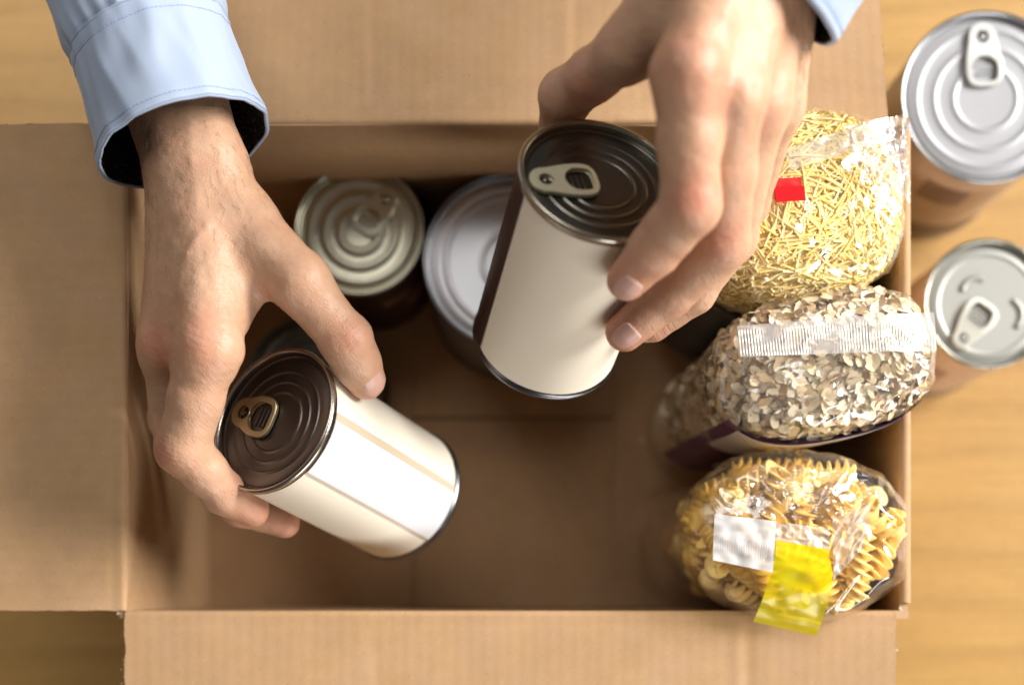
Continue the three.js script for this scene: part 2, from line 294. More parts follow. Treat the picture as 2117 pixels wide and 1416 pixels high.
standing('food_can', 'wide can with bright silver lid on the table past the noodle bag', 2043, 199, -80, { R: 0.0502, lid: M.brightLid, rim: M.brightRim, tab: [0.036, 0.021, 0.015], tabMat: M.brightTab, tabAngle: rad(-94), tabNose: 0.93, beads: [0.4, 0.64, 0.86], beadW: 0.0017,
  label: std([1, 1, 1], { map: printed([0.42, 0.30, 0.20], [[0.36, 0.5, 0.25, 0.5, [0.16, 0.10, 0.07]], [0.0, 1, 0.0, 0.22, [0.13, 0.08, 0.05]], [0.55, 0.7, 0.5, 0.9, [0.3, 0.22, 0.2]], [0.25, 0.34, 0.6, 0.85, [0.2, 0.13, 0.1]]]), roughness: 0.4 }) });
standing('food_can', 'smaller can with a pale grey green lid on the table beside the oat bag', 2046, 627, -92, { R: 0.0383, lid: std([0.33, 0.33, 0.30], { metalness: 0.6, roughness: 0.48 }), rim: tin([0.45, 0.45, 0.39], 0.25), tab: [0.031, 0.0195, 0.0115], tabMat: std([0.52, 0.52, 0.45], { metalness: 0.4, roughness: 0.42 }), tabAngle: rad(126), tabNose: 0.9, beads: [0.86], beadW: 0.0014, emboss: [[-0.006, -0.007, 0.0085, 3.3, 1.9], [0.011, 0.006, 0.0095, 5.2, 1.9]],
  label: std([1, 1, 1], { map: printed([0.52, 0.36, 0.25], [[0.3, 0.42, 0.3, 0.7, [0.3, 0.18, 0.13]], [0, 1, 0, 0.1, [0.3, 0.2, 0.12]]]), roughness: 0.45 }) });

// ------------------------------------------------------------------ bags of dry food
const film = phy([1, 1, 1], { transmission: 0.985, thickness: 0, roughness: 0.09, ior: 1.95 });
const filmSeal = phy([0.92, 0.92, 0.92], { transmission: 0.74, thickness: 0, roughness: 0.3, ior: 1.8 });  // milky seal film, part of its whiteness is painted glare
const filmGlareWhite = phy([0.9, 0.9, 0.9], { transmission: 0.35, thickness: 0, roughness: 0.4, ior: 1.8 });  // whiter seal film, glare off the fold put into its colour
// bag(): a pillow standing on the box floor. base and top are centres, a and b half sizes, turn about the vertical
function bagShape({ base, top, a, b, turn, waist = 0.9, dome = 0.022, pw = 2.5, slope = [0, 0], ns = 1 }) {
  const H = top.y - base.y, ca = Math.cos(turn), sa = Math.sin(turn);
  const place = (x, y, z) => { const f = y / H; return V(base.x + (top.x - base.x) * f + x * ca + z * sa, base.y + y, base.z + (top.z - base.z) * f - x * sa + z * ca); };
  // v: 0 floor .. 0.7 shoulder .. 1 top centre ; inset shrinks the shape for the contents
  const inside = (p, inset) => {
    const y = p.y - base.y, f = y / H, dx = p.x - base.x - (top.x - base.x) * f, dz = p.z - base.z - (top.z - base.z) * f, x = dx * ca - dz * sa, z = dx * sa + dz * ca, yy = y - slope[0] * x - slope[1] * z, g = (yy + inset - (H - dome)) / dome;
    if (g >= 1 || y < inset) return false;
    const k = g > 0 ? Math.pow(Math.cos(Math.asin(Math.pow(g, 1.25))), 0.62) : lerp(waist, 1, smooth(yy / (H - dome), 0.55, 1));
    return Math.pow(Math.abs(x) / ((a - inset) * k), pw) + Math.pow(Math.abs(z) / ((b - inset) * k), pw) < 1;
  };
  const shape = (u, v, inset = 0, wr = 1) => {
    const th = u * Math.PI * 2, c = Math.cos(th), s = Math.sin(th), se = Math.pow(Math.pow(Math.abs(c), pw) + Math.pow(Math.abs(s), pw), -1 / pw);
    let y, k;
    if (v < 0.62) { const f = v / 0.62; y = f * (H - dome); k = lerp(waist, 1, smooth(f, 0.55, 1)) * lerp(0.92, 1, smooth(f, 0, 0.12)); }
    else { const f = (v - 0.62) / 0.38, ph = f * Math.PI / 2; k = Math.pow(Math.cos(ph), 0.62); y = H - dome + dome * Math.pow(Math.sin(ph), 0.8); if (f > 0.999) k = 0; }
    let x = (a - inset) * k * se * c, z = (b - inset) * k * se * s; y -= inset * smooth(v, 0.6, 0.75);
    y += slope[0] * x * smooth(v, 0.55, 0.7) + slope[1] * z * smooth(v, 0.55, 0.7);
    if (wr) {
      const q = place(x, y, z), e = smooth(v, 0.3, 0.66);
      const d = wr * (0.0019 * e * (ridge(q.x * 38 + ns, q.y * 38, q.z * 38) - 0.55) + 0.0024 * e * Math.pow(Math.max(0, ridge((q.x * 0.8 + q.z * 0.6) * 48 + ns, q.y * 14, (q.z * 0.8 - q.x * 0.6) * 13 + ns) - 0.45), 1.6) + 0.0006 * (ridge(q.x * 95, q.y * 60 + ns, q.z * 95) - 0.5) + 0.002 * noise(q.x * 22, q.y * 22, q.z * 22 + ns));
      const up = smooth(v, 0.62, 0.8); x += c * d * (1 - up * 0.8); z += s * d * (1 - up * 0.8); y += d * up;
    }
    return place(x, y, z);
  };
  shape.inside = inside;
  return shape;
}
const upAxis = V(0, 1, 0);
function surfaceFrame(shape, u, v, inset) {
  const p = shape(u, v, inset, 0), du = shape(u + 0.004, v, inset, 0).sub(p), dv = shape(u, Math.min(v + 0.004, 0.998), inset, 0).sub(p);
  const n = new THREE.Vector3().crossVectors(dv, du).normalize(); if (!(n.lengthSq() > 0.5)) n.set(0, 1, 0);
  return { p, n };
}
// scatter: spots on the shell weighted by area, seen from above first
function spots(shape, n, vMin, insetRange) {
  const c = [], out = []; let tot = 0; const nu = 60, nv = 50;
  for (let j = 0; j < nv; j++) for (let i = 0; i < nu; i++) {
    const u = i / nu, v = lerp(vMin, 0.995, j / nv), q = shape(u, v, 0, 0), A = shape(u + 1 / nu, v, 0, 0).sub(q).cross(shape(u, v + (0.995 - vMin) / nv, 0, 0).sub(q)).length();
    tot += A; c.push([tot, u, v]);
  }
  for (let k = 0; k < n; k++) { const t = rnd() * tot; let lo = 0, hi = c.length - 1; while (lo < hi) { const m = (lo + hi) >> 1; if (c[m][0] < t) lo = m + 1; else hi = m; } out.push([c[lo][1] + rnd() / nu, Math.min(0.993, c[lo][2] + rnd() * (0.995 - vMin) / nv), rr(...insetRange)]); }
  return out;
}
// puts pieces: those nearest the eye as parts of their own, the rest as one mass
function fill(bag, name, massName, geos, mats, list, own) {
  const e = EYE; list.sort((p, q) => p.score - q.score);
  list.slice(0, own).forEach((s, i) => { const m = part(name + (i ? '_' + String(i).padStart(3, '0') : ''), geos[s.g], mats[s.m], bag); m.applyMatrix4(s.mat); });
  const rest = list.slice(own);
  if (!rest.length) return;
  const holder = geos.map((g, gi) => rest.filter((s) => s.g === gi)), baked = [];
  const groups = {}; for (const s of rest) (groups[s.m] ??= []).push(s);
  for (const k in groups) { const gs = groups[k].map((s) => geos[s.g].clone().applyMatrix4(s.mat)); const m = part(massName, mergeGeometries(gs), mats[k], bag); m.userData.kind = 'stuff'; }
}
function orient(p, n, spin, tilt, scale = [1, 1, 1]) {
  const q = new THREE.Quaternion().setFromUnitVectors(upAxis, n), s = new THREE.Quaternion().setFromAxisAngle(upAxis, spin), t = new THREE.Quaternion().setFromEuler(new THREE.Euler(tilt[0], 0, tilt[1]));
  return new THREE.Matrix4().compose(p, q.multiply(t).multiply(s), V(...scale));
}
const patch = (c, nu, nv, bend) => grid(nu, nv, (u, v) => { const q = c[0].clone().lerp(c[1], u).lerp(c[3].clone().lerp(c[2], u), v); if (bend) bend(q, u, v); return q; });

// --- oats
{
  const top = at(1728, 738, 29), base = V(0.131, floorY, 0.004);
  const bag = thing('oat_bag', 'clear bag of rolled oats with a ridged glare-white seal, between the two pasta bags', 'food bag');
  const sh = bagShape({ base, top, a: 0.0555, b: 0.0375, turn: 0.2, waist: 0.86, dome: 0.02, pw: 2.6, ns: 3, slope: [0.02, 0] });
  part('film', grid(220, 120, (u, v) => sh(u, v)), film, bag);
  part('oat_core', grid(60, 40, (u, v) => sh(u, v, 0.0046, 0)), std([0.74, 0.60, 0.40], { roughness: 1 }), bag);
  // flakes: cupped discs with a crease
  const flake = (k) => { const g = new THREE.BufferGeometry(), p = [0, 0.0002, 0], ix = [], n = 10; for (let r = 1; r <= 2; r++) for (let i = 0; i < n; i++) { const a = i / n * Math.PI * 2, w = 1 + 0.34 * noise(k * 3, i * 1.3), x = Math.cos(a) * r / 2 * w, z = Math.sin(a) * r / 2 * 0.78 * w; p.push(x, 0.10 * (x * x * noise(k, 1) * 2 + z * z * 0.6) - (r === 2 ? 0.05 * noise(k, i) : 0) + 0.06 * Math.exp(-z * z * 60), z); }
    for (let i = 0; i < n; i++) { const j = (i + 1) % n; ix.push(0, 1 + j, 1 + i, 1 + i, 1 + j, 1 + n + j, 1 + i, 1 + n + j, 1 + n + i); }
    g.setAttribute('position', new THREE.Float32BufferAttribute(p, 3)); g.setAttribute('uv', new THREE.Float32BufferAttribute(new Float32Array(p.length / 3 * 2), 2)); g.setIndex(ix); g.scale(0.0042, 0.0042, 0.0042); g.computeVertexNormals(); return g; };
  const geos = [0, 1, 2, 3, 4, 5].map((k) => flake(k * 1.7 + 0.4));
  const mats = [[0.78, 0.64, 0.42], [0.85, 0.74, 0.54], [0.70, 0.53, 0.31], [0.82, 0.68, 0.44], [0.90, 0.82, 0.65], [0.44, 0.28, 0.14], [0.22, 0.14, 0.08]].map((c) => std(c, { roughness: 0.75 }));
  const pick = () => { const r = rnd(); return r < 0.26 ? 0 : r < 0.48 ? 1 : r < 0.62 ? 2 : r < 0.78 ? 3 : r < 0.9 ? 4 : r < 0.965 ? 5 : 6; };
  const list = spots(sh, 8600, 0.18, [0.0009, 0.0048]).map(([u, v, i]) => { const f = surfaceFrame(sh, u, v, i), k = lerp(0.35, 1.08, Math.pow(rnd(), 0.9)); return { g: Math.floor(rnd() * 6), m: pick(), mat: orient(f.p, f.n, rr(0, 6.3), [rr(-0.5, 0.5) + (rnd() < 0.16 ? 1.1 : 0), rr(-0.5, 0.5)], [k, k * rr(0.7, 1.1), k * rr(0.75, 1)]), score: i * 8 - f.p.y + (f.n.y < 0.2 ? 0.1 : 0) }; });
  fill(bag, 'oat_flake', 'oat_flakes', geos, mats, list, 300);
  // ridged heat seal and the folded-down end below it
  const h = 32, c = [at(1524, 674, h), at(1938, 641, h + 1), at(1944, 722, h), at(1531, 738, h)];
  part('seal_strip', patch(c, 330, 14, (q, u, v) => { const k = Math.min(1, Math.min(v, 1 - v) * 9) * (v > 0.16 ? 1 : 0.15); q.y += 0.00030 * Math.sin(u * 66 * Math.PI * 2) * k * smooth(noise(u * 6, v * 1.5, 9), -0.35, 0.3) + 0.0012 * noise(u * 5, v * 2, 4) - 0.004 * smooth(u, 0.72, 1) ; }), filmSeal, bag, 'ridged heat seal strip folded over the top of the bag');
  const d = [at(1531, 738, h), at(1944, 722, h - 1), at(1925, 812, 25), at(1545, 878, 29)];
  part('folded_end', patch(d, 80, 40, (q, u, v) => { q.y += 0.0016 * (ridge(u * 7, v * 3, 2) - 0.5) * v + 0.001 * noise(u * 9, v * 7, 3) - 0.004 * smooth(u, 0.72, 1); }), film, bag);
  const ft = [at(1292, 925, -150), at(1360, 880, -150), at(1425, 985, -185), at(1345, 1005, -186)];
  part('folded_end', patch(ft, 40, 40, (q, u, v) => { q.y += 0.012 * Math.pow(Math.max(0, ridge(u * 3, v * 3, 21) - 0.4), 2) + 0.003 * noise(u * 6, v * 6, 5); }), film, bag);
  // label printed on the front face: white panel with a purple border
  const lab = (u0, u1, v0, v1, off, nu = 40) => grid(nu, 24, (u, v) => { const uu = lerp(u0, u1, u), vv = lerp(v0, v1, v), f = surfaceFrame(sh, uu, vv, 0); return f.p.addScaledVector(f.n, off); });
  part('label', lab(0.115, 0.425, 0.12, 0.665, 0.0012), std([0.10, 0.012, 0.11], { roughness: 0.3 }), bag, 'dark purple printed label on the front of the bag');
  part('label_panel', lab(0.15, 0.40, 0.40, 0.652, 0.0019), std([0.72, 0.68, 0.66], { roughness: 0.35 }), bag, 'pale panel of the purple label');
}
// --- spirals
{
  const top = at(1680, 1104, 26), base = V(0.128, floorY, 0.084);
  const bag = thing('pasta_bag', 'clear bag of spiral pasta closed with yellow tape, at the box corner', 'food bag');
  const sh = bagShape({ base, top, a: 0.0565, b: 0.0435, turn: -0.06, waist: 0.86, dome: 0.026, pw: 2.3, ns: 11 });
  part('film', grid(220, 120, (u, v) => { const q = sh(u, v, 0, 1.25); return q; }), film, bag);
  part('pasta_core', grid(60, 40, (u, v) => sh(u, v, 0.019, 0)), std([0.70, 0.46, 0.12], { roughness: 0.9 }), bag);
  const spiral = (L, turns) => { const n = 64, m = 24; return grid(m, n, (u, v) => { const th = u * Math.PI * 2, lobe = 0.0013 + 0.0053 * Math.pow(Math.abs(Math.cos(1.5 * th)), 2.6), a = th + v * turns * Math.PI * 2, e = Math.pow(Math.max(0, 1 - Math.pow(Math.abs(2 * v - 1), 14)), 0.5); return V(lobe * e * Math.cos(a), (v - 0.5) * L, lobe * e * Math.sin(a)); }); };
  const geos = [spiral(0.038, 2.3), spiral(0.033, 2.0), spiral(0.041, 2.6)];
  const mats = [[0.96, 0.68, 0.19], [0.97, 0.74, 0.28], [0.94, 0.63, 0.14]].map((c) => phy(c, { roughness: 0.5 }));
  const list = [];
  const place = (u, v, i, spin) => { const f = surfaceFrame(sh, u, v, i), t = Math.abs(f.n.y) > 0.95 ? V(1, 0, 0) : V(0, 1, 0).cross(f.n).normalize(), w = new THREE.Vector3().crossVectors(f.n, t), dir = t.multiplyScalar(Math.cos(spin)).addScaledVector(w, Math.sin(spin)).addScaledVector(f.n, rr(-0.25, 0.25)).normalize(); const fits = () => [-1, 1].every((s) => sh.inside(f.p.clone().addScaledVector(dir, s * 0.0165), 0.0042)); for (let k = 0; k < 8 && !fits(); k++) f.p.addScaledVector(f.n, -0.0016); if (!fits()) return false; const q = new THREE.Quaternion().setFromUnitVectors(upAxis, dir).multiply(new THREE.Quaternion().setFromAxisAngle(upAxis, rr(0, 6))); list.push({ g: Math.floor(rnd() * 3), m: Math.floor(rnd() * 3), mat: new THREE.Matrix4().compose(f.p, q, V(1, 1, 1)), score: -f.p.y }); return true; };
  const taken = [];
  for (const [n, lo, i0, i1, gap] of [[900, 0.34, 0.0070, 0.0098, 0.0170], [500, 0.4, 0.015, 0.019, 0.0165]]) { taken.length = 0; for (const [u, v, i] of spots(sh, n, lo, [i0, i1])) { const p = sh(u, v, i, 0); if (taken.some((q) => q.distanceTo(p) < gap)) continue; for (let k = 0; k < 8; k++) if (place(u, v, i, rr(0, Math.PI))) { taken.push(p); break; } } }
  fill(bag, 'pasta_spiral', 'pasta_spirals', geos, mats, list, 290);
  // folded seal over the top, its flaps with glare painted milky white, and crumples
  const h = 29;
  const sl = [at(1478, 1062, h + 1), at(1604, 1078, h + 2), at(1597, 1184, h + 1), at(1474, 1158, h - 2)];
  part('seal_strip', patch(sl, 60, 30, (q, u, v) => { q.y += 0.0011 * noise(u * 4, v * 4, 1) + (v > 0.45 && v < 0.8 ? 0.0003 * Math.sin(u * 160) : 0) + 0.002 * u; }), filmGlareWhite, bag, 'folded seal beside the tape, its glare painted white');
  const sm = [at(1600, 1078, h + 2), at(1716, 1092, h + 3), at(1716, 1138, h + 3), at(1602, 1122, h + 2)];
  part('seal_strip', patch(sm, 40, 20, (q, u, v) => { q.y += 0.0016 * (ridge(u * 4, v * 3, 5) - 0.5); }), filmSeal, bag);
  const s2 = [at(1722, 1078, h + 1), at(1800, 1036, h + 3), at(1786, 1130, h + 3), at(1724, 1200, h)];
  part('seal_strip', patch(s2, 40, 40, (q, u, v) => { q.y += 0.003 * u * (1 - v) + 0.0014 * (ridge(u * 3, v * 4, 8) - 0.5); }), filmSeal, bag, 'folded clear end of the seal right of the tape');
  const cr = [at(1560, 960, 27), at(1800, 980, 28), at(1800, 1085, 30), at(1490, 1065, 29)];
  part('folded_end', patch(cr, 90, 60, (q, u, v) => { q.y += 0.0045 * Math.pow(Math.max(0, ridge(u * 4.2, v * 3.4, 3) - 0.35), 2) * 2 + 0.0014 * noise(u * 12, v * 9, 2); }), film, bag);
  const rows = [[at(1606, 1117, h + 3), at(1713, 1136, h + 4)], [at(1600, 1165, h + 3), at(1722, 1192, h + 3)], [at(1578, 1236, 23), at(1708, 1262, 22)], [at(1557, 1285, 11), at(1687, 1315, 9)]];
  const cv = [0, 1].map((k) => new THREE.CatmullRomCurve3(rows.map((r) => r[k])));
  part('tape', grid(24, 60, (u, v) => { const q = cv[0].getPoint(v).lerp(cv[1].getPoint(v), u); q.y += 0.0007 * noise(u * 4, v * 7, 2) + (v > 0.82 ? 0.0009 : 0) + 0.0006 * (ridge(u * 2, v * 5, 1) - 0.5); return q; }), phy([0.86, 0.74, 0.01], { transmission: 0.42, thickness: 0, roughness: 0.25, ior: 1.5 }), bag, 'bright yellow tape hanging over the box edge');
}
// --- short vermicelli
{
  const top = at(1668, 404, 33), base = V(0.13, floorY, -0.078);
  const bag = thing('pasta_bag', 'clear bag of thin yellow noodles with a red sticker, in the box', 'food bag');
  const sh = bagShape({ base, top, a: 0.0555, b: 0.0495, turn: 0.14, waist: 0.88, dome: 0.026, pw: 2.5, ns: 23 });
  part('film', grid(220, 120, (u, v) => sh(u, v, 0, 1.3)), film, bag);
  part('noodle_core', grid(60, 40, (u, v) => sh(u, v, 0.0042, 0)), std([0.96, 0.76, 0.32], { roughness: 1 }), bag);
  const strand = (L, bend, k) => { const c = new THREE.CatmullRomCurve3([V(-L / 2, 0, bend), V(-L / 5, 0.0004 * k, -bend * 0.3), V(L / 5, -0.0004 * k, -bend * 0.3), V(L / 2, 0, bend)]); return new THREE.TubeGeometry(c, 8, 0.00064, 5); };
  const geos = [strand(0.036, 0.0006, 1), strand(0.030, 0.0018, -1), strand(0.042, 0.0028, 1), strand(0.024, 0.0004, 1)];
  const mats = [[0.97, 0.76, 0.29], [0.98, 0.83, 0.42], [0.95, 0.70, 0.21]].map((c) => phy(c, { roughness: 0.5 }));
  const list = spots(sh, 9000, 0.34, [0.0014, 0.0058]).map(([u, v, i]) => {
    const f = surfaceFrame(sh, u, v, i), g = Math.floor(rnd() * 4), L = [0.036, 0.030, 0.042, 0.024][g];
    for (let k = 0; k < 9; k++) {
      const a = noise(f.p.x * 40, f.p.z * 40, 3) * 4 + rr(-1.3, 1.3) * (1 + k * 0.25), mat = orient(f.p, f.n, a, [rr(-0.08, 0.08), rr(-0.07, 0.07)]);
      if ([-1, 1].every((s) => sh.inside(V(s * L / 2, 0, 0).applyMatrix4(mat), 0.0012))) return { g, m: Math.floor(rnd() * 3), mat, score: i * 6 - f.p.y };
    }
    return null;
  }).filter(Boolean);
  fill(bag, 'noodle', 'noodles', geos, mats, list, 300);
  const h = 35;
  const st = [at(1628, 306, h), at(1842, 236, h - 2), at(1852, 285, h - 2), at(1632, 352, h + 1)];
  part('seal_strip', patch(st, 60, 16, (q, u, v) => { q.y += 0.0012 * noise(u * 5, v * 2, 6) - 0.003 * smooth(u, 0.8, 1); }), phy([0.95, 0.95, 0.95], { transmission: 0.82, thickness: 0, roughness: 0.3, ior: 1.8 }), bag);
  const cr = [at(1745, 262, h), at(1872, 236, 25), at(1884, 420, 22), at(1782, 372, h - 1)];
  part('folded_end', patch(cr, 80, 80, (q, u, v) => { q.y += 0.006 * Math.pow(Math.max(0, ridge(u * 3.2, v * 3.6, 13) - 0.3), 2) + 0.0013 * noise(u * 12, v * 12, 2); }), phy([0.95, 0.95, 0.95], { transmission: 0.8, thickness: 0, roughness: 0.22, ior: 1.9 }), bag, 'crumpled clear film end on the right of the bag');  // glare on the crumpled film partly put into its milky white
  const rd = [at(1598, 369, h + 2), at(1656, 366, h + 2), at(1665, 413, h + 2), at(1603, 417, h + 2)];
  const red = part('sticker', patch(rd, 16, 16, (q, u, v) => { q.y += 0.0005 * noise(u * 3, v * 3, 1); }), phy([0.72, 0.02, 0.02], { roughness: 0.35, clearcoat: 0.4 }), bag, 'small red sticker');
  const rd2 = [at(1601, 385, h + 2.6), at(1664, 384, h + 2.6), at(1667, 414, h + 2.6), at(1605, 418, h + 2.6)];
  part('sticker_layer', patch(rd2, 12, 12), phy([0.55, 0.008, 0.012], { roughness: 0.3, clearcoat: 0.4 }), red);
  const lab = (u0, u1, v0, v1, off) => grid(40, 24, (u, v) => { const uu = lerp(u0, u1, u), vv = lerp(v0, v1, v), f = surfaceFrame(sh, uu, vv, 0); return f.p.addScaledVector(f.n, off); });
  part('label', lab(0.12, 0.53, 0.1, 0.56, 0.0012), std([0.012, 0.014, 0.025], { roughness: 0.35 }), bag, 'dark navy label round the lower bag');
}

// ------------------------------------------------------------------ person: two arms in a light blue shirt
const person = thing('person', 'person in light blue shirt reaching over the box, a can in each hand', 'person');
const smin = (a, b, k) => { const h = Math.max(k - Math.abs(a - b), 0) / k; return Math.min(a, b) - h * h * k * 0.25; };
function cap(a, b, ra, rb) { const d = b.clone().sub(a), l = d.lengthSq() || 1e-9; return (x, y, z) => { const px = x - a.x, py = y - a.y, pz = z - a.z; let t = (px * d.x + py * d.y + pz * d.z) / l; t = t < 0 ? 0 : t > 1 ? 1 : t; const qx = px - t * d.x, qy = py - t * d.y, qz = pz - t * d.z; return Math.sqrt(qx * qx + qy * qy + qz * qz) - (ra + (rb - ra) * t); }; }
// surface nets over a field
function netMesh(f, lo, hi, h) {
  const nx = Math.ceil((hi.x - lo.x) / h) + 1, ny = Math.ceil((hi.y - lo.y) / h) + 1, nz = Math.ceil((hi.z - lo.z) / h) + 1, F = new Float32Array(nx * ny * nz);
  const id = (i, j, k) => (k * ny + j) * nx + i;
  const step = 4;   // coarse pass: skip cells far from the surface
  F.fill(1);
  for (let k = 0; k < nz; k += step) for (let j = 0; j < ny; j += step) for (let i = 0; i < nx; i += step) {
    const d = f(lo.x + (i + 1.5) * h, lo.y + (j + 1.5) * h, lo.z + (k + 1.5) * h), far = Math.abs(d) > h * step * 1.9;
    for (let c = k; c < Math.min(k + step, nz); c++) for (let b = j; b < Math.min(j + step, ny); b++) for (let a = i; a < Math.min(i + step, nx); a++) F[id(a, b, c)] = far ? d : f(lo.x + a * h, lo.y + b * h, lo.z + c * h);
  }
  const vid = new Int32Array(nx * ny * nz).fill(-1), pos = [], ix = [], E = [[0, 1], [0, 2], [0, 4], [1, 3], [1, 5], [2, 3], [2, 6], [3, 7], [4, 5], [4, 6], [5, 7], [6, 7]];
  for (let k = 0; k < nz - 1; k++) for (let j = 0; j < ny - 1; j++) for (let i = 0; i < nx - 1; i++) {
    const v = []; let m = 0; for (let c = 0; c < 8; c++) { const q = F[id(i + (c & 1), j + ((c >> 1) & 1), k + (c >> 2))]; v.push(q); if (q < 0) m |= 1 << c; }
    if (m === 0 || m === 255) continue;
    let x = 0, y = 0, z = 0, n = 0;
    for (const [a, b] of E) if ((v[a] < 0) !== (v[b] < 0)) { const t = v[a] / (v[a] - v[b]); x += lerp(a & 1, b & 1, t); y += lerp((a >> 1) & 1, (b >> 1) & 1, t); z += lerp(a >> 2, b >> 2, t); n++; }
    vid[id(i, j, k)] = pos.length / 3; pos.push(lo.x + (i + x / n) * h, lo.y + (j + y / n) * h, lo.z + (k + z / n) * h);
  }
  for (let k = 1; k < nz - 1; k++) for (let j = 1; j < ny - 1; j++) for (let i = 1; i < nx - 1; i++) {
    const s = F[id(i, j, k)] < 0;
    for (const [dx, dy, dz] of [[1, 0, 0], [0, 1, 0], [0, 0, 1]]) {
      const t = F[id(i + dx, j + dy, k + dz)] < 0; if (s === t) continue;
      const q = dx ? [id(i, j - 1, k - 1), id(i, j, k - 1), id(i, j, k), id(i, j - 1, k)] : dy ? [id(i - 1, j, k - 1), id(i - 1, j, k), id(i, j, k), id(i, j, k - 1)] : [id(i - 1, j - 1, k), id(i, j - 1, k), id(i, j, k), id(i - 1, j, k)];
      const w = q.map((c) => vid[c]); if (w.some((c) => c < 0)) continue;
      if (s) ix.push(w[0], w[1], w[2], w[0], w[2], w[3]); else ix.push(w[0], w[2], w[1], w[0], w[3], w[2]);
    }
  }
  return { pos: new Float32Array(pos), ix };
}
const skinBump = dataTex(512, 512, (u, v) => { const a = tile(u, v, 46, 2), b = tile(u, v, 90, 7), c = tile(u, v, 20, 5); return 0.5 + 0.3 * Math.abs(a) + 0.25 * b + 0.15 * c; }, false);
skinBump.repeat.set(1 / 0.06, 1 / 0.06);
const skin = phy([1, 1, 1], { vertexColors: true, roughness: 0.46, bumpMap: skinBump, bumpScale: 0.0005, sheen: 0.12, sheenColor: col(1, 0.55, 0.4), sheenRoughness: 0.5, specularIntensity: 0.8 });
const nailMat = phy([0.52, 0.30, 0.24], { roughness: 0.4, clearcoat: 0.12, clearcoatRoughness: 0.25 });
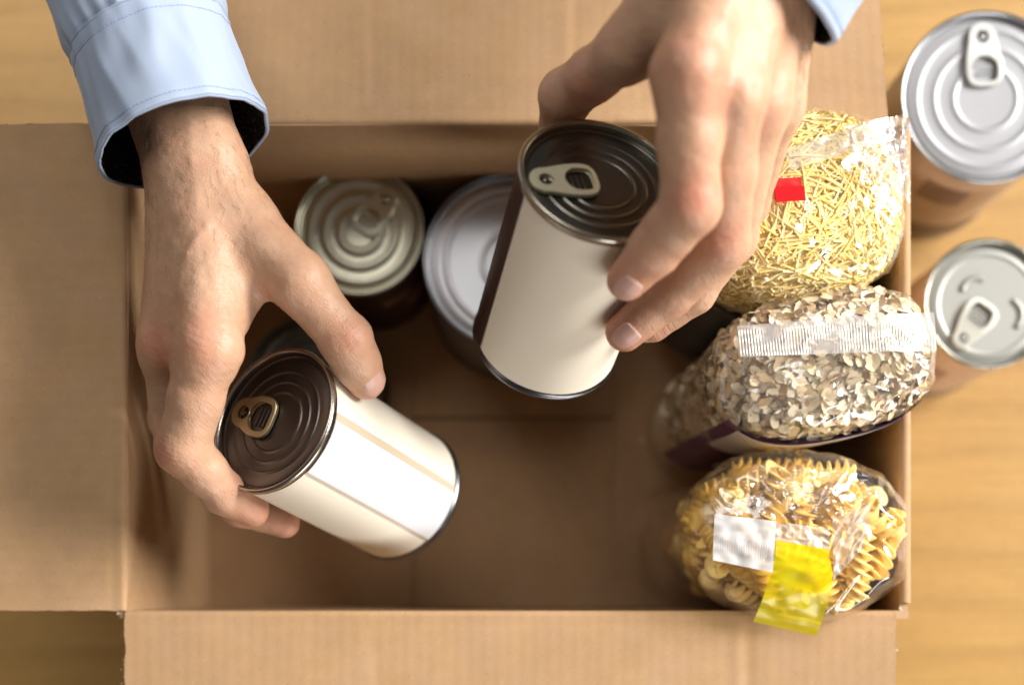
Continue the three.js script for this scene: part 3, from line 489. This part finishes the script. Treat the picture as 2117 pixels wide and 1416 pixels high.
// hand(): palm capsules and finger chains -> one skin surface, coloured by its own flush
const hairMat = std([0.16, 0.09, 0.045], { roughness: 0.5 });
function hand(name, label, palm, web, fingers, wrinkles, cell, veins, hair) {
  const mm = 0.001, P = palm.map(([a, b, ra, rb]) => cap(a, b, ra * mm, rb * mm)), Wb = web.map(([a, b, ra, rb]) => cap(a, b, ra * mm, rb * mm));
  const F = fingers.map((f) => f.slice(0, -1).map((s, i) => cap(s[0], f[i + 1][0], s[1] * mm, f[i + 1][1] * mm)));
  const field = (x, y, z) => {
    let p = 1; for (const c of P) p = smin(p, c(x, y, z), 0.0085);
    for (const c of Wb) p = smin(p, c(x, y, z), 0.012);
    let d = p;
    for (const f of F) { let q = 1; for (const c of f) q = smin(q, c(x, y, z), 0.004); d = smin(d, smin(p, q, 0.009), 0.0016); }
    return d;
  };
  const box = new THREE.Box3(); for (const [a, b, ra, rb] of [...palm, ...web]) { box.expandByPoint(a); box.expandByPoint(b); } for (const f of fingers) for (const s of f) box.expandByPoint(s[0]);
  box.expandByScalar(0.026);
  const lines = veins.map(([pts, w, amp]) => [pts.map((q) => at(q[0], q[1], q[2])), w, amp]);
  const { pos, ix } = netMesh(field, box.min, box.max, cell), n = pos.length / 3, e = 0.0006, colr = new Float32Array(n * 3), uv = new Float32Array(n * 2);
  for (let i = 0; i < n; i++) {
    let x = pos[i * 3], y = pos[i * 3 + 1], z = pos[i * 3 + 2];
    let gx, gy, gz, l;
    for (let it = 0; it < 2; it++) { const d = field(x, y, z); gx = field(x + e, y, z) - field(x - e, y, z); gy = field(x, y + e, z) - field(x, y - e, z); gz = field(x, y, z + e) - field(x, y, z - e); l = Math.hypot(gx, gy, gz) || 1; gx /= l; gy /= l; gz /= l; if (it === 0) { const s = clamp(d, -cell, cell) * 0.9; x -= gx * s; y -= gy * s; z -= gz * s; } }
    // skin relief: knuckle folds across the bone, soft unevenness elsewhere
    let disp = 0.00016 * noise(x * 330, y * 330, z * 330) + 0.00035 * noise(x * 110, y * 110, z * 110) + 0.0005 * noise(x * 35, y * 35, z * 35), flush = 0.16 * noise(x * 55, y * 55, z * 55) + 0.12 * noise(x * 150, y * 150, z * 150) + 0.08 * noise(x * 420, y * 420, z * 420);
    for (const w of wrinkles) {
      const dx = x - w.p.x, dy = y - w.p.y, dz = z - w.p.z, r2 = dx * dx + dy * dy + dz * dz, s = w.r * mm;
      if (r2 > s * s * 9) continue;
      const g = Math.exp(-r2 / (s * s)), t = dx * w.d.x + dy * w.d.y + dz * w.d.z;
      if (w.amp) { const wv = Math.pow(0.5 + 0.5 * Math.sin(t / (w.per * mm) * Math.PI * 2 + 1.5 * noise(x * 260, y * 260, z * 260)), 4); disp -= w.amp * mm * g * wv; }
      flush += w.red * g;
    }
    if (gy > 0.15) for (const [pts, w, amp] of lines) for (let k = 0; k < pts.length - 1; k++) {
      const a = pts[k], b = pts[k + 1], ux = b.x - a.x, uz = b.z - a.z, t = clamp(((x - a.x) * ux + (z - a.z) * uz) / (ux * ux + uz * uz), 0, 1), ex = x - a.x - t * ux, ez = z - a.z - t * uz, e2 = ex * ex + ez * ez, s2 = w * w * 1e-6;
      if (e2 < s2 * 9) disp += amp * 0.55 * mm * Math.exp(-e2 / s2) * smooth(gy, 0.15, 0.5) * (t > 0 && t < 1 ? 1 : Math.exp(-e2 / s2));
    }
    pos[i * 3] = x + gx * disp; pos[i * 3 + 1] = y + gy * disp; pos[i * 3 + 2] = z + gz * disp;
    const f = clamp(flush, -0.3, 1), m = 1 + 0.05 * noise(x * 400, y * 400, z * 400) + 0.06 * noise(x * 110, y * 110, z * 110 + 4);
    colr[i * 3] = (0.475 - 0.025 * f) * m; colr[i * 3 + 1] = (0.274 - 0.14 * f) * m; colr[i * 3 + 2] = (0.170 - 0.09 * f) * m;
    uv[i * 2] = x + y * 0.5; uv[i * 2 + 1] = z + y * 0.5;
  }
  const g = new THREE.BufferGeometry(); g.setAttribute('position', new THREE.BufferAttribute(pos, 3)); g.setAttribute('color', new THREE.BufferAttribute(colr, 3)); g.setAttribute('uv', new THREE.BufferAttribute(uv, 2)); g.setIndex(ix); g.computeVertexNormals();
  const m = part(name, g, skin, person, label);
  // fine arm hairs near the wrist
  const hs = [], nr = g.attributes.normal;
  for (let t = 0; hs.length < 120 && t < 60000; t++) {
    const i = Math.floor(rnd() * n), p = V(pos[i * 3], pos[i * 3 + 1], pos[i * 3 + 2]); if (p.distanceTo(hair.c) > hair.r * rr(0.5, 1)) continue;
    const nn = V(nr.getX(i), nr.getY(i), nr.getZ(i)); if (nn.y < -0.1) continue;
    const d = hair.d.clone().add(V(rr(-0.5, 0.5), rr(-0.2, 0.2), rr(-0.5, 0.5))); d.addScaledVector(nn, -d.dot(nn)).normalize();
    const L = rr(0.004, 0.009), c = new THREE.QuadraticBezierCurve3(p.clone().addScaledVector(nn, -0.0002), p.clone().addScaledVector(d, L * 0.5).addScaledVector(nn, 0.0008), p.clone().addScaledVector(d, L).addScaledVector(nn, 0.0008));
    hs.push(new THREE.TubeGeometry(c, 4, 0.00005, 3));
  }
  if (hs.length) part('arm_hair', mergeGeometries(hs), hairMat, m).userData.kind = 'stuff';
  return m;
}
function nail(parent, tip, dir, normal, r, w, l, fwd) {
  const f = dir.clone().normalize().addScaledVector(normal.clone().normalize(), -0.14).normalize(), n = normal.clone().addScaledVector(f, -normal.dot(f)).normalize(), s = new THREE.Vector3().crossVectors(f, n);
  const c = tip.clone().addScaledVector(f, fwd).addScaledVector(n, r);
  const g = grid(16, 18, (u, v) => { const a = (u - 0.5) * 2, b = (v - 0.5) * 2, k = Math.pow(Math.max(0, 1 - Math.pow(Math.abs(b), 5)), 0.35) * (b < 0 ? 1 : 1 - 0.12 * b * b), x = a * k; return c.clone().addScaledVector(s, x * w / 2).addScaledVector(f, b * l / 2).addScaledVector(n, -0.2 * w * x * x - (b > 0 ? 0.13 : 0.02) * l * b * b + (Math.max(Math.abs(a), Math.abs(b)) > 0.92 ? -0.0006 : 0)); });
  part('fingernail', g, nailMat, parent);
}
const dirOf = (a, b) => b.clone().sub(a).normalize();
const cloth = (() => { const weave = dataTex(512, 512, (u, v, x, y) => { const a = 0.5 + 0.5 * Math.sin(x * Math.PI / 2), b = 0.5 + 0.5 * Math.sin(y * Math.PI / 2), s = tile(u, v, 60, 4); return [0.60 + 0.03 * a - 0.02 * b + 0.03 * s, 0.65 + 0.025 * a - 0.015 * b + 0.03 * s, 0.73 + 0.01 * a + 0.02 * s]; }); weave.repeat.set(14, 8); return new THREE.MeshPhysicalMaterial({ map: weave, roughness: 0.85, sheen: 0.4, sheenColor: col(0.8, 0.9, 1), sheenRoughness: 0.6, side: THREE.DoubleSide }); })();
const seamMat = std([0.34, 0.42, 0.60], { roughness: 0.9 });
const liningMap = dataTex(256, 256, (u, v) => { const n = noise(u * 60, v * 60, 3); return n > 0.28 ? 0.3 : 0.035 + 0.02 * noise(u * 20, v * 20, 6); }); liningMap.repeat.set(3, 1);
const lining = new THREE.MeshStandardMaterial({ map: liningMap, roughness: 0.95, side: THREE.DoubleSide });
// sleeve(): cuff and sleeve along an arm axis; rim is the centre of the cuff's open edge, d points to the hand
function sleeve(rim, back, ra, rb, { cuffLen = 0.056, len = 0.27, grow = 0.30, sd = 0, roll = 0, sag = 0 }) {
  const d = rim.clone().sub(back).normalize(), a = new THREE.Vector3().crossVectors(V(0, 1, 0), d).normalize(), b = new THREE.Vector3().crossVectors(d, a);
  if (roll) { const q = new THREE.Quaternion().setFromAxisAngle(d, roll); a.applyQuaternion(q); b.applyQuaternion(q); }
  const ring = (th, t, off, wr) => {
    const c = Math.cos(th), s = Math.sin(th), onSleeve = t > cuffLen, e = Math.max(0, t - cuffLen);
    let k = 1 - 0.06 * smooth(t, 0, cuffLen) + 0.04 * Math.exp(-t * t / 0.0001);
    if (onSleeve) k += 0.05 * smooth(e, 0, 0.012) + grow * e;
    let w = 0.0012 * noise(c * 1.6 + sd, s * 1.6, t * 22) + 0.0010 * noise(c * 3 + sd, s * 3, t * 45);
    w += 0.0007 * (ridge(c * 2.6 + t * 9, s * 2.6 + sd, t * 12) - 0.5);
    if (onSleeve) w += (0.0026 * Math.exp(-e / 0.05) * noise(c * 6 + sd, s * 6, t * 9) + 0.004 * smooth(e, 0, 0.05) * (ridge(c * 1.8 + sd, s * 1.8, t * 17) - 0.5));
    else w += 0.0008 * smooth(t, cuffLen * 0.45, cuffLen) * noise(c * 6 + sd, s * 6, 0.5);
    const r1 = ra * k + off + w * wr, r2 = rb * k + off + w * wr;
    return rim.clone().addScaledVector(d, -t).addScaledVector(a, c * r1).addScaledVector(b, s * r2).addScaledVector(V(0, 1, 0), -sag * t);
  };
  // cuff: folded hem, outer face
  const cuffM = part('cuff', grid(160, 64, (u, v) => { const th = u * Math.PI * 2; if (v < 0.1) { const q = v / 0.1, an = Math.PI * (1 - q); return ring(th, 0.0009 - 0.0009 * Math.sin(an) + (q < 0.02 ? 0.004 : 0), -0.0008 + 0.0009 * -Math.cos(an), 1); } const t = (v - 0.1) / 0.9 * cuffLen, st = Math.exp(-Math.pow((t - 0.0048) / 0.0007, 2)) * 0.0004 + Math.exp(-Math.pow((t - cuffLen + 0.007) / 0.0007, 2)) * 0.0004; return ring(th, t, 0.0006 - st, 1); }), cloth, person);
  part('lining', grid(120, 20, (u, v) => ring(u * Math.PI * 2, 0.0012 + v * (cuffLen + 0.05), -0.0012, 1)), lining, cuffM, 'black patterned lining inside the cuff');
  part('sleeve', grid(200, 120, (u, v) => { const t = cuffLen + 0.0002 + v * (len - cuffLen); return ring(u * Math.PI * 2, t, v < 0.01 ? 0.0002 : 0.0005, 1); }), cloth, person);
  // stitches on hem and seam
  const st = [];
  for (const [t, step] of [[0.0048, 0.0021], [cuffLen - 0.007, 0.0021]]) { const n = Math.round(Math.PI * (ra + rb) / step); for (let i = 0; i < n; i++) { const th = i / n * Math.PI * 2, p = ring(th, t, 0.0005, 1), q = ring(th + Math.PI * 2 / n * 0.62, t, 0.0005, 1), g = new THREE.CapsuleGeometry(0.0003, p.distanceTo(q), 2, 5); g.applyQuaternion(new THREE.Quaternion().setFromUnitVectors(upAxis, dirOf(p, q))); g.translate((p.x + q.x) / 2, (p.y + q.y) / 2, (p.z + q.z) / 2); st.push(g); } }
  const m = part('stitching', mergeGeometries(st), seamMat, cuffM); m.userData.kind = 'stuff';
  const lip = new THREE.TubeGeometry(new THREE.CatmullRomCurve3([...Array(80)].map((_, i) => ring(i / 80 * Math.PI * 2, cuffLen, 0.0006, 1)), true), 240, 0.00055, 6, true);
  part('cuff_seam', lip, cloth, cuffM);
  return d;
}
const joint = (p, d, r, red, amp = 0, per = 2.2) => ({ p, d, r, red, amp, per });

// --- the hand on the left
{
  const wr = at(428, 345, 54), wu = at(382, 352, 50), J = {
    i: [at(432, 718, 76), at(379, 925, 56), at(462, 1020, 37), at(519, 1054, 25)], m: [at(346, 716, 54), at(372, 930, 22), at(495, 1048, 8), at(586, 1080, 1)],
    r: [at(342, 690, 32), at(352, 868, -8), at(455, 968, -26), at(552, 1008, -30)], p: [at(350, 640, 12), at(350, 785, -22), at(430, 882, -44), at(512, 930, -54)],
    t: [at(500, 460, 56), at(622, 588, 70), at(714, 702, 61), at(756, 786, 45)] };
  const elbow = at(300, 20, 46);
  const palm = [[wr, J.i[0], 15.5, 13.5], [wr.clone().lerp(wu, 0.3), at(388, 720, 65), 15, 11], [wu.clone().lerp(wr, 0.3), J.m[0], 15, 12.5], [wu, J.r[0], 15, 12], [wu, J.p[0], 14, 11], [wr, J.t[0], 15, 14], [J.t[0], J.t[1], 15, 12.8],
    [wr, elbow.clone().add(V(0.009, 0, 0)), 16.4, 19], [wu, elbow.clone().add(V(-0.009, 0, 0)), 16.4, 19]];
  const web = [[at(545, 540, 60), at(470, 650, 62), 9, 9], [at(500, 520, 52), at(440, 640, 54), 12, 12]];
  const fingers = [[[J.i[0], 13.6], [J.i[0].clone().lerp(J.i[1], 0.5), 12.6], [J.i[1], 12.4], [J.i[1].clone().lerp(J.i[2], 0.5), 10.8], [J.i[2], 10.3], [J.i[3], 8.6]], [[J.m[0], 12.8], [J.m[1], 11.8], [J.m[2], 9.6], [J.m[3], 8]],
    [[J.r[0], 12], [J.r[1], 11], [J.r[2], 9.4], [J.r[3], 8]], [[J.p[0], 11], [J.p[1], 9.6], [J.p[2], 8.2], [J.p[3], 7]], [[J.t[1], 12.8], [J.t[1].clone().lerp(J.t[2], 0.55), 11.2], [J.t[2], 12.2], [J.t[2].clone().lerp(J.t[3], 0.55), 10.8], [J.t[3], 9.4]]];
  const up = V(0, 0.012, 0), dI = dirOf(J.i[0], J.i[1]), dI2 = dirOf(J.i[1], J.i[2]), dT = dirOf(J.t[1], J.t[2]);
  const h = hand('arm', 'bare hand and wrist on the left, gripping the tilted can', palm, web, fingers, [
    joint(J.i[1].clone().add(V(-0.008, 0.006, 0.003)), dI, 9, 0.55, 0.5, 2.4), joint(J.i[2], dI2, 9, 0.5), joint(J.i[3], dI2, 10, 0.8), joint(J.m[3], dI2, 10, 0.75), joint(J.m[2], dI2, 10, 0.6),
    joint(J.t[2].clone().add(V(0.003, 0.011, 0)), dT, 9, 0.45, 0.55, 2.3), joint(J.t[3], dT, 10, 0.5), joint(J.i[0].clone().add(up), dI, 12, 0.42, 0.16, 3), joint(J.m[0].clone().add(up), dI, 13, 0.55, 0.14, 3), joint(at(352, 730, 66), dI, 7, 0.5), joint(at(590, 640, 64), V(1, 0, 0.3).normalize(), 8, 0.4, 0.3, 3)], 0.00115, [
    [[[378, 640, 67], [366, 700, 62], [362, 742, 60]], 3.2, -0.9], [[[420, 500, 67], [424, 600, 67], [432, 690, 67]], 3.4, 0.55], [[[372, 520, 62], [352, 620, 60], [345, 700, 60]], 2.8, 0.5], [[[470, 440, 67], [440, 480, 67], [400, 540, 67], [385, 620, 62]], 2.0, 0.5], [[[440, 480, 67], [445, 560, 67], [470, 620, 62]], 1.9, 0.45], [[[452, 300, 72], [462, 380, 70], [500, 440, 67]], 2.2, 0.6], [[[395, 250, 72], [400, 340, 70], [415, 430, 70]], 2.6, 0.5], [[[590, 645, 60], [555, 668, 60], [520, 682, 60]], 1.6, -0.7]], { c: at(405, 390, 60), r: 0.045, d: V(0.35, 0, 1).normalize() });
  nail(h, J.t[3], dirOf(J.t[2], J.t[3]), V(0.3, 0.92, -0.1), 0.0103, 0.0126, 0.0142, -0.0026);
  sleeve(at(381, 300, 52), at(283, 0, 42), 0.0405, 0.0375, { sd: 2.3, grow: 0.25 });
}
// --- the hand on the right
{
  const J = {
    i: [at(1424, 150, 156), at(1427, 425, 136), at(1352, 516, 119), at(1297, 580, 109)], m: [at(1514, 195, 143), at(1492, 502, 106), at(1386, 606, 85), at(1292, 686, 74)],
    r: [at(1570, 212, 120), at(1512, 490, 80), at(1436, 604, 63), at(1348, 672, 52)], p: [at(1602, 222, 96), at(1548, 420, 48), at(1480, 545, 34), at(1410, 630, 24)],
    t: [at(1405, -30, 132), at(1303, 98, 116), at(1170, 198, 76), at(1152, 288, 48)] };
  const w1 = at(1560, -215, 134), w2 = at(1640, -180, 124), el = at(1800, -520, 140);
  const palm = [[w1, J.i[0], 16, 13.6], [w1.clone().lerp(w2, 0.4), J.m[0], 16, 13], [w2.clone().lerp(w1, 0.3), J.r[0], 16, 12.5], [w2, J.p[0], 16, 11.5], [w1, J.t[0], 16, 15], [J.t[0], J.t[1], 15, 12.5], [w1, el, 17, 22], [w2, el.clone().add(V(0.02, 0, 0)), 17, 22]];
  const web = [[at(1370, 60, 128), at(1440, 110, 130), 10, 10], [at(1410, 20, 120), at(1480, 60, 122), 14, 14]];
  const fingers = [[[J.i[0], 13.8], [J.i[0].clone().lerp(J.i[1], 0.5), 12.8], [J.i[1], 12.2], [J.i[1].clone().lerp(J.i[2], 0.5), 11.2], [J.i[2], 10.8], [J.i[3], 8.8]], [[J.m[0], 13.2], [J.m[0].clone().lerp(J.m[1], 0.5), 12.4], [J.m[1], 12], [J.m[2], 10.6], [J.m[3], 8.8]],
    [[J.r[0], 12.6], [J.r[1], 11.2], [J.r[2], 9.6], [J.r[3], 8.2]], [[J.p[0], 11.4], [J.p[1], 9.8], [J.p[2], 8.4], [J.p[3], 7.2]], [[J.t[1], 12.5], [J.t[1].clone().lerp(J.t[2], 0.55), 11.6], [J.t[2], 12], [J.t[3], 9.5]]];
  const up = V(0, 0.012, 0), dI = dirOf(J.i[0], J.i[1]), dI2 = dirOf(J.i[1], J.i[2]), dM2 = dirOf(J.m[2], J.m[3]), dT = dirOf(J.t[1], J.t[2]);
  const h = hand('arm_001', 'bare hand on the right, fingers round the upright can', palm, web, fingers, [
    joint(J.i[1].clone().add(up), dI, 11, 0.65, 0.3, 2.4), joint(J.m[1].clone().add(up), dI, 11, 0.5, 0.3, 2.4), joint(J.i[3], dI2, 11, 0.85), joint(J.i[2], dI2, 10, 0.35), joint(J.m[3], dM2, 11, 0.85), joint(J.m[2], dM2, 10, 0.4), joint(J.r[3], dM2, 10, 0.7),
    joint(J.i[0].clone().add(up), dI, 13, 0.35, 0.14, 3), joint(at(1466, 200, 155), dI, 9, 0.7), joint(at(1550, 255, 132), dI, 10, 0.6), joint(J.t[1].clone().lerp(J.t[2], 0.6).add(V(0, 0.005, 0.008)), dT, 11, 0.75), joint(J.t[2], dT, 10, 0.5)], 0.00115, [
    [[[1452, 20, 165], [1438, 80, 165], [1428, 150, 165]], 3.6, 0.6], [[[1540, 30, 150], [1526, 110, 150], [1516, 190, 150]], 3.2, 0.6], [[[1605, 40, 130], [1590, 130, 130], [1578, 215, 125]], 3.0, 0.5], [[[1488, 110, 155], [1476, 190, 150], [1480, 260, 145]], 4.0, -1.1], [[[1556, 150, 140], [1550, 220, 138], [1550, 280, 130]], 3.6, -1.0], [[[1510, 0, 155], [1490, 60, 155], [1500, 130, 150]], 2.0, 0.5], [[[1600, 10, 140], [1560, 70, 145], [1545, 130, 145]], 1.9, 0.5]], { c: at(1640, 10, 130), r: 0.04, d: V(0.2, 0, 1).normalize() });
  nail(h, J.m[3], dirOf(J.m[2], J.m[3]), V(0.1, 0.9, 0.36), 0.0094, 0.0112, 0.0126, -0.0016);
  nail(h, J.i[3], dirOf(J.i[2], J.i[3]), V(0.1, 0.85, 0.5), 0.0094, 0.0112, 0.0122, -0.001);
  nail(h, J.r[3], dirOf(J.r[2], J.r[3]), V(0.1, 0.85, 0.5), 0.0078, 0.0098, 0.0115, 0.001);
  sleeve(at(1572, -42, 126), at(1572 + 190, -42 - 232, 138), 0.039, 0.033, { sd: 7.7, grow: 0.3, len: 0.55 });  // runs on out of view, lengthened to shade the table corner
}

renderer.render(scene, camera);
